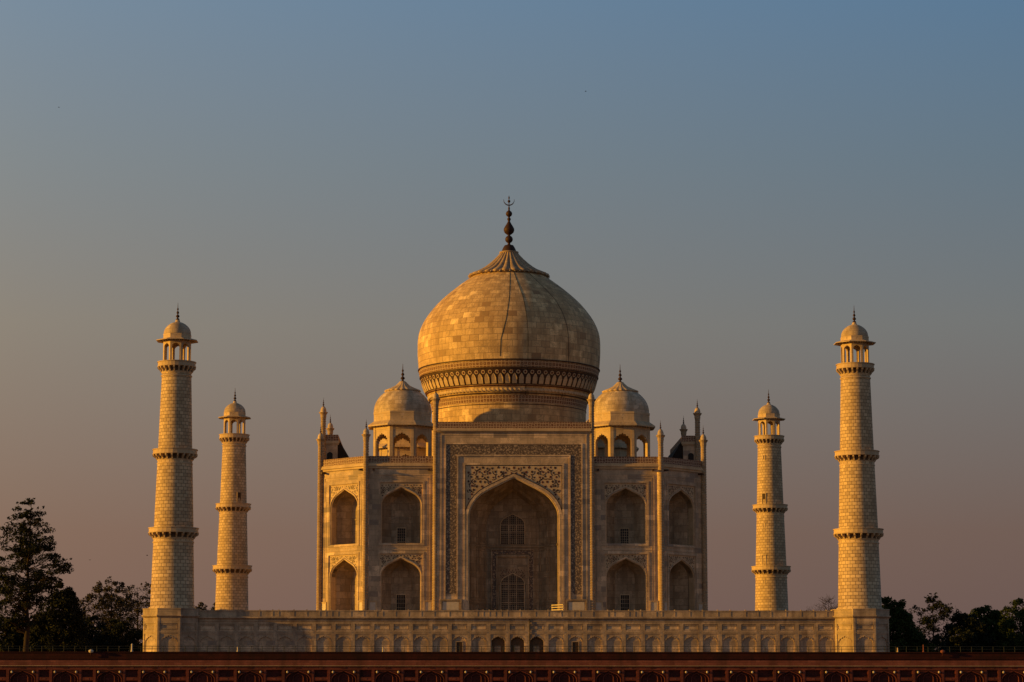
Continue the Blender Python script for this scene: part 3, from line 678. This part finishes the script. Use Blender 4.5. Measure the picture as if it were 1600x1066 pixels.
for i in range(-16, 17):
    kind = 'open' if abs(i) <= 1 else 'door' if abs(i) == 3 else 'blind'
    x = i * BW
    if kind not in proto:
        F = frameF(x, -PW, 1, 0, 0, -1); o = panel_bay(F, BW / 2, kind=kind).build('wall_bay', 'plinth', plat, origin=(x, -PW, ZT))
        if kind == 'open':
            c_ = MB(); c_.frame(F, -.96, .96, ZT, 14.95, .02, -.52, -.3, False); c_.fbox(F, -.45, .35, ZT, 13.6, -.495, -.40); c_.build('opening', 'alcove', o, origin=(x, -PW, ZT))
            c_ = MB(); c_.poly(F, arch(.9, 14.84, 0, ZT, .9), -.49, -.47, False); c_.build('dark_opening', 'recess_shade', o, origin=(x, -PW, ZT))  # flat dark panel painted for the unlit depth of the open arch
        if kind == 'door': c_ = MB(); c_.fbox(F, -.4, .4, ZT, 14.1, -.2, -.13); c_.build('door', 'wood', o, origin=(x, -PW, ZT))
        proto[kind] = (o, x)
    else: dup(proto[kind][0], plat, (x - proto[kind][1], 0, 0))
b = MB()
F = frameF(0, -PW, 1, 0, 0, -1)
b.fbox(F, -42.3, 42.3, 16.78, 16.86, 0, .08); b.fbox(F, -42.3, 42.3, 17.1, 17.2, 0, .14); b.fbox(F, -42.3, 42.3, 17.2, 17.42, 0, .36)
b.build('cornice', 'plinth', plat)
b = MB(); b.fbox(F, -42.3, 42.3, 17.42, 18.2, -.25, .16)
x = -42; r = random.Random(3)
while x < 42:
    b.fbox(F, x, x + .13, 17.42, 18.36, -.3, .19); x += r.choice((1.7, 1.7, 2.0, .8))
b.fbox(F, -42.3, 42.3, 18.12, 18.24, -.28, .22); b.build('parapet', 'plinth', plat)
b = MB(); b.add([(-PW, -PW, 17.4), (PW, -PW, 17.4), (PW, PW, 17.4), (-PW, PW, 17.4)], [(0, 1, 2, 3)]); b.build('deck', 'plinth', plat)
b = MB()                                    # a dark rain stain pipe beside the middle arch
b.tube([(1.62, -PW - .09, 12.2), (1.62, -PW - .09, 17.1)], .05, 6); b.build('rain_pipe', 'cable', plat)

# ------------------------------------------------------------------ minarets
MX, MY = 45.72, 46.0
def minaret(x, y, label, detail=True):
    t = thing('minaret', (x, y, ZT), label, 'minaret', 'four minarets at the corners of the platform')
    ap = 3.56; side = 2 * ap * math.tan(PI / 8)
    b = MB(); R8 = (ap - .5) / math.cos(PI / 8)
    b.lathe([(R8, ZT), (R8, 17.3)], 8, (x, y), PI / 8, False)
    base = b.build('octagonal_base', 'plinth', t)
    for k in range(8):
        an = k * PI / 4 - PI / 2
        if y > 0 and k not in (0, 1, 7): continue
        if y < 0 and k in (3, 4, 5): continue
        F = frameF(x + ap * math.cos(an), y + ap * math.sin(an), -math.sin(an), math.cos(an), math.cos(an), math.sin(an))
        q = panel_bay(F, side / 2); q.fbox(F, -side / 2, side / 2, 16.75, 17.3, -.3, 0); q.fbox(F, -side / 2, -side / 2 + .25, ZT, 17.2, 0, .03); q.fbox(F, side / 2 - .25, side / 2, ZT, 17.2, 0, .03)
        q.build('base_face', 'plinth', base)
    c8 = 1 / math.cos(PI / 8)
    b = MB(); b.lathe([(ap * c8, 17.18), ((ap + .1) * c8, 17.25), ((ap + .28) * c8, 17.42), ((ap + .28) * c8, 17.55), ((ap + .1) * c8, 17.58), ((ap + .1) * c8, 18.28), ((ap + .16) * c8, 18.3), ((ap + .16) * c8, 18.44), ((ap - .3) * c8, 18.46)], 8, (x, y), PI / 8, False); b.build('base_parapet', 'plinth', base)
    # tapering shaft in three storeys
    rs = [(2.86, 18.4), (2.66, 27.2), (2.64, 28.4), (2.33, 37.9), (2.27, 39.6), (1.98, 49.4), (1.95, 50.6)]
    b = MB(); b.lathe([(3.1, 18.4), (3.1, 18.62), (2.9, 18.7)] + rs[1:], 48, (x, y)); shaft = b.build('shaft', 'minaret', t, uv='cyl', R=2.5, c=(x, y))
    if y > 0:                               # slit windows and a balcony door in view on the far pair
        sgn = -1 if x > 0 else 1
        for z0, h, w_ in ((26.0, .8, .5), (28.9, 2.1, .8), (35.6, .8, .5), (39.4, 2.1, .8), (47.2, .8, .5)):
            rr = 2.9 - (z0 - 18.4) * .0286; an = -PI / 2 + (rad(42) if x < 0 else rad(-42)) - (rad(12) if x < 0 else rad(-8))
            F = frameF(x + rr * math.cos(an), y + rr * math.sin(an), -math.sin(an), math.cos(an), math.cos(an), math.sin(an))
            b = MB(); b.frame(F, -w_ / 2, w_ / 2, z0, z0 + h, .09, -.4, .02, True); o = b.build('window', 'trim', shaft)
            b = MB(); b.fbox(F, -w_ / 2 + .09, w_ / 2 - .09, z0 + .09, z0 + h - .09, -.4, -.06); b.build('pane', 'wood', o)
    for zt, r_in, r_out in ((29.15, 2.62, 3.36), (39.62, 2.26, 3.02), (51.42, 1.95, 2.60)):
        b = MB(); n = 16; ph = PI / 16
        b.lathe([(r_in, zt - 2.05), (r_in + .12, zt - 2.0), (r_in + .14, zt - 1.86), (r_in + .02, zt - 1.8)], 48, (x, y))
        b.lathe([(r_in, zt - 1.62), (r_in + .10, zt - 1.5), (r_in + .13, zt - 1.36)], 48, (x, y))
        b.lathe([(r_in - .05, zt - .72), (r_out - .06, zt - .72), (r_out, zt - .68), (r_out, zt - .60), (r_out - .08, zt - .58), (r_out - .08, zt - .12), (r_out + .02, zt - .1), (r_out + .02, zt), (r_out - .2, zt), (r_out - .2, zt - .58), (r_in - .05, zt - .58)], 32, (x, y), smooth=False)
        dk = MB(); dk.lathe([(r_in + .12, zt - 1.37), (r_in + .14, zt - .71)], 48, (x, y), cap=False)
        bal = b.build('balcony', 'trim', t, uv='cyl', R=3, c=(x, y))
        dk.build('shade_ring', 'recess_shade', bal)  # dark ring: shade between the brackets painted as colour
        q = MB(); nb = 22
        ww = .10; dr = r_out - r_in - .2
        pr = [(0, -1.42), (.10, -1.4), (.22, -1.15), (dr - .05, -1.02), (dr + .06, -.9), (dr + .06, -.72), (0, -.72)]
        vs = [(r_in + .1 + a, -ww, zt + z_) for a, z_ in pr] + [(r_in + .1 + a, ww, zt + z_) for a, z_ in pr]; n_ = len(pr)
        q.add(vs, [tuple(range(n_))[::-1], tuple(range(n_, 2 * n_))] + [(i, (i + 1) % n_, (i + 1) % n_ + n_, i + n_) for i in range(n_)])
        first = q.build('bracket', 'trim', None)
        for i in range(nb):
            o = first if i == 0 else first.copy()
            if i: C.objects.link(o)
            o.parent = bal; o.matrix_parent_inverse = wm(bal).inverted(); o.location = (x, y, 0); o.rotation_euler = (0, 0, 2 * PI * i / nb + .1)
    kiosk(t, x, y, 51.0, 1.82, 54.45 - 51.0, 2.70, 2.35, cols=True, opening=.66)
    return t
minaret(-MX, -MY, 'tall near minaret at the left front corner, lit gold down its left side')
minaret(MX, -MY, 'tall near minaret at the right front corner, on the brightly lit octagonal base')
minaret(-MX, MY, 'shorter looking far minaret just right of the left front one')
minaret(MX, MY, 'shorter looking far minaret between the mausoleum and the right front one')

# ------------------------------------------------------------------ riverside terrace wall
YW = -58.0
tw = thing('terrace_wall', (0, YW, 0), 'long red sandstone riverside wall with blind arches and white bosses', 'wall')
F = frameF(0, YW, 1, 0, 0, -1)
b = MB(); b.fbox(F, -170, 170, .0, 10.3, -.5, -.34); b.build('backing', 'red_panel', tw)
b = MB(); b.fbox(F, -170, 170, 11.58, 12.45, -.5, .24); b.fbox(F, -170, 170, 12.45, 12.58, -.5, .34); b.fbox(F, -170, 170, 11.66, 11.76, .24, .30); b.build('parapet', 'red_dark', tw)
b = MB(); b.fbox(F, -170, 170, 10.84, 11.58, -.5, .16); b.build('frieze', 'red_band', tw)
b = MB(); b.fbox(F, -170, 170, 10.77, 10.83, -.5, .2); b.build('string_course', 'trim', tw)
b = MB(); b.fbox(F, -170, 170, 10.3, 10.77, -.5, 0); b.build('upper_rail', 'red', tw)
cpx = [41.9, 108.6, 176.2, 245.8, 320.4, 394.4, 468.8, 539.3, 607.7, 675.7, 744.7, 813, 881.3, 949.5, 1018, 1086.2, 1156.1, 1229.8, 1303.3, 1376.5, 1445.3, 1511.7, 1577.6]
def px2x(px): return -9.15 + 323.8 * math.tan(math.atan((px - 800) / 3930) + rad(1.4427)) * 1.0
cs = [px2x(p) for p in cpx]
cs = [cs[0] - 5.55] + cs + [cs[-1] + 5.55]
def arch_bay(x):
    F = frameF(x, YW, 1, 0, 0, -1); b = MB(); h = 1.72
    b.cur = 1
    for sg in (-1, 1): u0, u1 = sorted((sg * h, sg * (h + .26))); b.fbox(F, u0, u1, 0.3, 10.3, -.34, .03)
    b.cur = 0
    pts = arch(1.5, 10.12, 0, None, .82); b.poly(F, spandrel(h, 10.3, pts), -.34, -.05)
    b.fbox(F, -h, -1.495, .3, pts[0][1], -.34, -.05); b.fbox(F, 1.495, h, .3, pts[0][1], -.34, -.05)
    b.cur = 1; rim(b, F, arch(1.5, 10.12, 0, .3, .82), .11, -.1, 0, .04)
    rim(b, F, arch(.58, 9.78, 0, .3, 1.0), .12, -.3, -.2, .04); rim(b, F, arch(1.12, 9.98, 0, .3, .85), .06, -.3, -.22, .02); b.cur = 0
    b.fbox(F, -.3, .3, 10.44, 10.62, 0, .03)
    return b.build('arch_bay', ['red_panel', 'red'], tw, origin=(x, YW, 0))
b0 = arch_bay(cs[0]); bays_ = [b0] + [dup(b0, tw, (x - cs[0], 0, 0)) for x in cs[1:]]
b = MB(); b.lathe([(.02, -.15), (.09, -.13), (.14, -.07), (.15, 0), (.14, .07), (.09, .13), (.02, .15)], 12, (0, 0)); boss = b.build('boss', 'white', None)
first = True
for bay, x in zip(bays_, cs):
    wdt = 1.4 if 200 < 0 else 1.35
    for sg in (-1, 1):
        o = boss if first else boss.copy()
        if not first: C.objects.link(o)
        first = False
        o.parent = bay; o.matrix_parent_inverse = wm(bay).inverted(); o.location = (x + sg * wdt, YW - .1, 10.02)
for x0, x1 in zip(cs, cs[1:]):              # rectangular panels between the arches
    xa, xb = x0 + 1.98, x1 - 1.98; xc = (xa + xb) / 2; h = (xb - xa) / 2; F = frameF(xc, YW, 1, 0, 0, -1); b = MB()
    b.cur = 0; b.fbox(F, -h, h, 8.95, 9.35, -.34, 0); b.fbox(F, -h, h, 6.4, 6.8, -.34, 0); b.fbox(F, -h, -h + .1, 0.3, 10.3, -.34, -.03); b.fbox(F, h - .1, h, .3, 10.3, -.34, -.03)
    b.frame(F, -h + .12, h - .12, 9.4, 10.26, .05, -.34, -.2, True)
    b.cur = 1; b.fbox(F, -.22, .22, 10.45, 10.62, 0, .02); b.fbox(F, -.2, .2, 9.06, 9.24, 0, .02); b.cur = 0
    b.build('rectangular_panel', ['red', 'red_band'], tw)

# metal railing on the terrace wall
rl = thing('railing', (0, YW + .3, 12.58), 'thin grey metal railing running along the top of the red wall', 'railing')
for z, nm in ((13.28, 'top_rail'), (12.95, 'middle_rail')):
    b = MB(); b.tube([(-70, YW + .3, z), (70, YW + .3, z)], .03, 5); b.build(nm, 'rail', rl)
b = MB(); b.tube([(0, 0, 0), (0, 0, .72)], .035, 5); post = b.build('post', 'rail', None)
for i in range(100):
    o = post if i == 0 else post.copy()
    if i: C.objects.link(o)
    o.parent = rl; o.matrix_parent_inverse = wm(rl).inverted(); o.location = (-69.3 + i * 1.4, YW + .3, 12.57)

# small things on top of the terrace wall
def px2xz(px, y): return -9.15 + (y + 381.8) * math.tan(math.atan((px - 800) / 3930) + rad(1.4427))
def stone_post(px, h, w_, label, matn):
    x = px2xz(px, YW); b = MB(); b.lathe([(w_, 12.58), (w_, 12.7), (w_ * .7, 12.75), (w_ * .6, 12.58 + h * .8), (w_ * .8, 12.58 + h * .86), (w_ * .4, 12.58 + h)], 8, (x, YW - .1), smooth=False)
    tag(b.build('bollard', matn, origin=(x, YW - .1, 12.58)), label, 'bollard')
stone_post(210.5, 1.0, .17, 'tall thin beige bollard on the red wall just left of the near left minaret base', 'white')
stone_post(374.5, .62, .12, 'small pale bollard on the red wall below the far left minaret', 'white')
stone_post(600, .62, .12, 'small pale bollard on the red wall below the left front pavilion', 'white')
stone_post(1398, .55, .12, 'small grey bollard on the red wall right beside the near right minaret base', 'trim')
stone_post(1438, .95, .12, 'slim reddish bollard on the red wall right of the platform', 'red_band')
def flood(px, label, cl):
    x = px2xz(px, YW); t = thing('floodlight', (x, YW - .45, 12.4), label, 'floodlight')
    b = MB(); b.tube([(x, YW - .5, 12.1), (x, YW - .5, 12.45)], .07, 8); b.box(x - .2, x + .2, YW - .55, YW - .4, 12.0, 12.12); b.build('bracket', 'red_dark', t)
    b = MB(); b.lathe([(.05, 12.4), (.24, 12.46), (.33, 12.62), (.30, 12.74), (.12, 12.84), (.02, 12.86)], 14, (x, YW - .5)); b.build('housing', cl, t)
flood(148, 'round white floodlight on the red wall under the left trees', 'white')
flood(1467, 'round buff floodlight on the red wall under the right trees', 'red_band')
# crowd barrier catching the sun beside the portal
t = thing('crowd_barrier', (6.3, -31.0, ZD), 'shining three-bar metal barrier at the right foot of the big arch', 'barrier')
G = frameF(6.0, -30.6, .64, -.77, -.77, -.64)
for z in (18.95, 19.3, 19.62):
    b = MB(); b.fbox(G, -1.2, 1.2, z - .05, z + .05, -.03, .03); b.build('bar', 'steel', t)
for u in (-1.15, 1.15):
    b = MB(); b.fbox(G, u - .03, u + .03, ZD, 19.67, -.08, -.031); b.build('post', 'steel', t)

# ------------------------------------------------------------------ trees
def leaf_cloud(mb, c, rx, ry, rz, n, size, r):
    for _ in range(n):
        while True:
            p = Vector((r.uniform(-1, 1), r.uniform(-1, 1), r.uniform(-1, 1)))
            if p.length < 1: break
        p = Vector((p.x * rx, p.y * ry, p.z * rz)) + c
        a = Vector((r.gauss(0, 1), r.gauss(0, 1), r.gauss(0, 1))).normalized(); q = a.orthogonal().normalized(); t_ = a.cross(q)
        s = size * r.uniform(.6, 1.4); an = r.random() * 6.28; u = q * math.cos(an) + t_ * math.sin(an); v = a.cross(u)
        mb.add([p - u * s, p - v * s * .5, p + u * s, p + v * s * .5], [(0, 1, 2, 3)], False)
def limb(mb, a, b_, r0, r1, r, wob=.08):
    n = 5; d = b_ - a; pts = [a + d * (i / n) + Vector((r.gauss(0, 1), r.gauss(0, 1), r.gauss(0, .6))) * d.length * wob * (.5 if 0 < i < n else 0) for i in range(n + 1)]
    mb.tube(pts, [r0 + (r1 - r0) * i / n for i in range(n + 1)], 5)
    return pts
def tree(px, y, top_py, env, label, seed, matn='leaf', clumps=60, leaves=70, lsize=.22, cl=(1.0, .55), trunk_r=.35, zbase=None, bare=False, group='trees beyond the red wall', kind='tree', crown_mats=None, twigs=0, lean=0):
    """env: list of (height fraction, left reach m, right reach m) measured on the silhouette"""
    r = random.Random(seed); x = px2xz(px, y); d = y + 381.8; zb = ZT - .6 if zbase is None else zbase
    zt = 6 + d * math.tan(rad(8.2097) - math.atan((top_py - 533) / 3930)); H = zt - zb
    t = thing(kind, (x, y, zb), label, 'tree', group)
    def reach(f):
        for (f0, l0, r0), (f1, l1, r1) in zip(env, env[1:]):
            if f0 <= f <= f1: k = (f - f0) / (f1 - f0); return l0 + (l1 - l0) * k, r0 + (r1 - r0) * k
        return env[-1][1:] if f > env[-1][0] else (0, 0)
    tb = MB(); tp = [Vector((x + lean * H * (i / 8) ** 2 * .1 + r.gauss(0, .012) * H * (.3 if i else 0), y, zb + H * .97 * i / 8)) for i in range(9)]
    tb.tube(tp, [trunk_r * (1 - .93 * i / 8) * (1.5 if i == 0 else 1) for i in range(9)], 8)
    def trunk_at(f):
        f = max(0, min(.999, f / .97)) * 8; i = int(f); return tp[i].lerp(tp[i + 1], f - i)
    cb = MB(); f0 = env[0][0]
    area = []
    for k in range(clumps):
        for _ in range(60):
            f = r.uniform(f0, 1.0); l, rr = reach(f); m = max(e[1] + e[2] for e in env)
            if r.random() * m < l + rr: break
        u = r.uniform(-l, rr); dep = math.sqrt(max(0, 1 - (u / max(l if u < 0 else rr, .01)) ** 2)) * (l + rr) / 2
        v = r.uniform(-dep, dep); cr = cl[0] * r.uniform(.55, 1.25) * (.55 + .45 * min(1, (1 - f) * 5))
        c = Vector((x + u, y + v, zb + f * H - cr * .4)); L_ = math.hypot(u, v)
        a = trunk_at(max(.08, f - min(.45, L_ / H * r.uniform(.35, .8))))
        pts = limb(tb, a, c, max(.03, trunk_r * .28 * (1.1 - f)), .02, r)
        if not bare: leaf_cloud(cb, c, cr, cr, cr * cl[1], leaves, lsize, r)
        for _ in range(twigs + (9 if bare else 0)):
            s0 = pts[r.randrange(2, 6)]; e = s0 + Vector((r.uniform(-1, 1), r.uniform(-1, 1), r.uniform(.0, 1.2))) * cr * 1.3; limb(tb, s0, e, .03, .012, r)
            if not bare and r.random() < .7: leaf_cloud(cb, e, cr * .3, cr * .3, cr * .2, leaves // 8, lsize, r)
    tb.build('trunk', 'bark', t, recalc=False)
    if not bare: cb.build('crown', matn, t, recalc=False)
    return t
# tall layered tree on the far left: heights and reaches read off its outline
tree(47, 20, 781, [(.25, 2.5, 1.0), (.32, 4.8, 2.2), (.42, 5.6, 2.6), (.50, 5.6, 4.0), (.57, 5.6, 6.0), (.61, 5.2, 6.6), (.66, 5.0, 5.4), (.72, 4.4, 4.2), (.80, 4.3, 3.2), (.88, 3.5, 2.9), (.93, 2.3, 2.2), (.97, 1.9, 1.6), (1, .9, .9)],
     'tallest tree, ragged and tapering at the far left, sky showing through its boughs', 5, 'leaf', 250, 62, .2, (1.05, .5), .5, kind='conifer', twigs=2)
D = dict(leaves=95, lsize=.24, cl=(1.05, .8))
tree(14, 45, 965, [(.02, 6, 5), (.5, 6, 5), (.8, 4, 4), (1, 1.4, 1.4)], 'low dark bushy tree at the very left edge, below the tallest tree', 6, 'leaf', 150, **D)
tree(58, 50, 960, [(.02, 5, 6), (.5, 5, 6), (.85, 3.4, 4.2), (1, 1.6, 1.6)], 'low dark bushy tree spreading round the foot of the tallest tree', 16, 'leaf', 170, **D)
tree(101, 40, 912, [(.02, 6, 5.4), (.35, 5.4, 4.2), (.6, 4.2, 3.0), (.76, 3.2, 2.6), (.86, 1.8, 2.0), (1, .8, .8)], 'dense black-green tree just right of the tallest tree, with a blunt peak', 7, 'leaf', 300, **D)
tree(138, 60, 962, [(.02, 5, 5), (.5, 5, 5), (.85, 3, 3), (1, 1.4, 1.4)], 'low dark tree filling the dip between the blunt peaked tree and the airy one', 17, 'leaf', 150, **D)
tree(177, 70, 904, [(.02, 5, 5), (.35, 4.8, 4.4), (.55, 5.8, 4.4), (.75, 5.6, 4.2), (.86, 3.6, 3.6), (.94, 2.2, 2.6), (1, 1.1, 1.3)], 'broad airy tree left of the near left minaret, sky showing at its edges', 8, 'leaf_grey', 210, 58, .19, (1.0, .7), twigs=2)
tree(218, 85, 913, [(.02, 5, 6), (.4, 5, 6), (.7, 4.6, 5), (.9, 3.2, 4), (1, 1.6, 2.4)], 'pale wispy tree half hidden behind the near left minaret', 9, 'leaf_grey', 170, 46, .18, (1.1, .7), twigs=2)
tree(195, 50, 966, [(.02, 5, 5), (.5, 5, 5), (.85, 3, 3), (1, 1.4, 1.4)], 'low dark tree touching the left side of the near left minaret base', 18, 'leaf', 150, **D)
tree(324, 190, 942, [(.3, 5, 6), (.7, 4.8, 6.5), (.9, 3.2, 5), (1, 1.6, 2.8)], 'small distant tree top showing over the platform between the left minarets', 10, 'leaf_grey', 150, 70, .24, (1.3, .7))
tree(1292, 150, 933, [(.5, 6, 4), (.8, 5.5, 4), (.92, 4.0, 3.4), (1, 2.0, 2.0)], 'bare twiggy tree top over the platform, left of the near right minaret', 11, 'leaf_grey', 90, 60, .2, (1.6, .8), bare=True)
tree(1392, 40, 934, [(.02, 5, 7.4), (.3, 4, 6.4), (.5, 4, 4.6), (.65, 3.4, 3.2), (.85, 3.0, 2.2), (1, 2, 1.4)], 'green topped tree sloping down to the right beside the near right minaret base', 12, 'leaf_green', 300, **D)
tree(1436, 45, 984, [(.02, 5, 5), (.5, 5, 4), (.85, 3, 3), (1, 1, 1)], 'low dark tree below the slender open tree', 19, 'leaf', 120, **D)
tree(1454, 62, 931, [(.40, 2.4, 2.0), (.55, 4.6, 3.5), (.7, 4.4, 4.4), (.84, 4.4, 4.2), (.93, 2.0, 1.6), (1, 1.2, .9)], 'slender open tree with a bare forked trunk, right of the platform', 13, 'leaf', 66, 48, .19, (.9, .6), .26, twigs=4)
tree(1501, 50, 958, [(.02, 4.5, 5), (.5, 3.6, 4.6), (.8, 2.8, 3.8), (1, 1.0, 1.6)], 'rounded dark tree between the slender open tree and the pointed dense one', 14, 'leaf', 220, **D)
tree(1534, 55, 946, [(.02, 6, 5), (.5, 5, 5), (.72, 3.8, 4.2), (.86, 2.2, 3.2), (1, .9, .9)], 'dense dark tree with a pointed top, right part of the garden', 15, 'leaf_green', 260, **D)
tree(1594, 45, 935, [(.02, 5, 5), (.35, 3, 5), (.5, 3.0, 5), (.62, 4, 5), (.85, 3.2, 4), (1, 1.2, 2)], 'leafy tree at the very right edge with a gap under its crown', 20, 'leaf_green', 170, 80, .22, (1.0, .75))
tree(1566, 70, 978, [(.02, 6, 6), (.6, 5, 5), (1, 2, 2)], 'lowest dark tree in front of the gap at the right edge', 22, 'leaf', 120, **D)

# ------------------------------------------------------------------ birds in the air
def bird(px, py, y, label, sz, flap):
    x = px2xz(px, y); z = 6 + (y + 381.8) * math.tan(rad(8.2097) - math.atan((py - 533) / 3930))
    t = thing('bird', (x, y, z), label, 'bird', 'birds in the sky')
    b = MB(); b.tube([(x - .5 * sz, y, z), (x - .3 * sz, y, z + .03 * sz), (x, y, z + .04 * sz), (x + .3 * sz, y, z + .05 * sz), (x + .48 * sz, y, z + .08 * sz)], [.02 * sz, .09 * sz, .13 * sz, .1 * sz, .02 * sz], 6); b.build('body', 'cable', t)
    for sg in (-1, 1):
        b = MB(); b.add([(x - .15 * sz, y, z + .08 * sz), (x + .2 * sz, y, z + .08 * sz), (x + .12 * sz, y + sg * .45 * sz, z + flap * .35 * sz), (x - .05 * sz, y + sg * .8 * sz, z + flap * .3 * sz), (x - .2 * sz, y + sg * .4 * sz, z + flap * .3 * sz)], [(0, 1, 2, 3, 4)]); b.build('wing', 'cable', t)
bird(231, 869, -20, 'tiny dark bird in the air close to the left side of the near left minaret', .32, 1)
bird(142, 876, 10, 'tiny dark bird in the air right of the tallest tree', .30, .5)
bird(75, 172, 40, 'tiny dark bird high in the sky at the far left', .30, 1)
bird(918, 142, 40, 'tiny dark bird high in the sky right of the great finial', .36, .6)
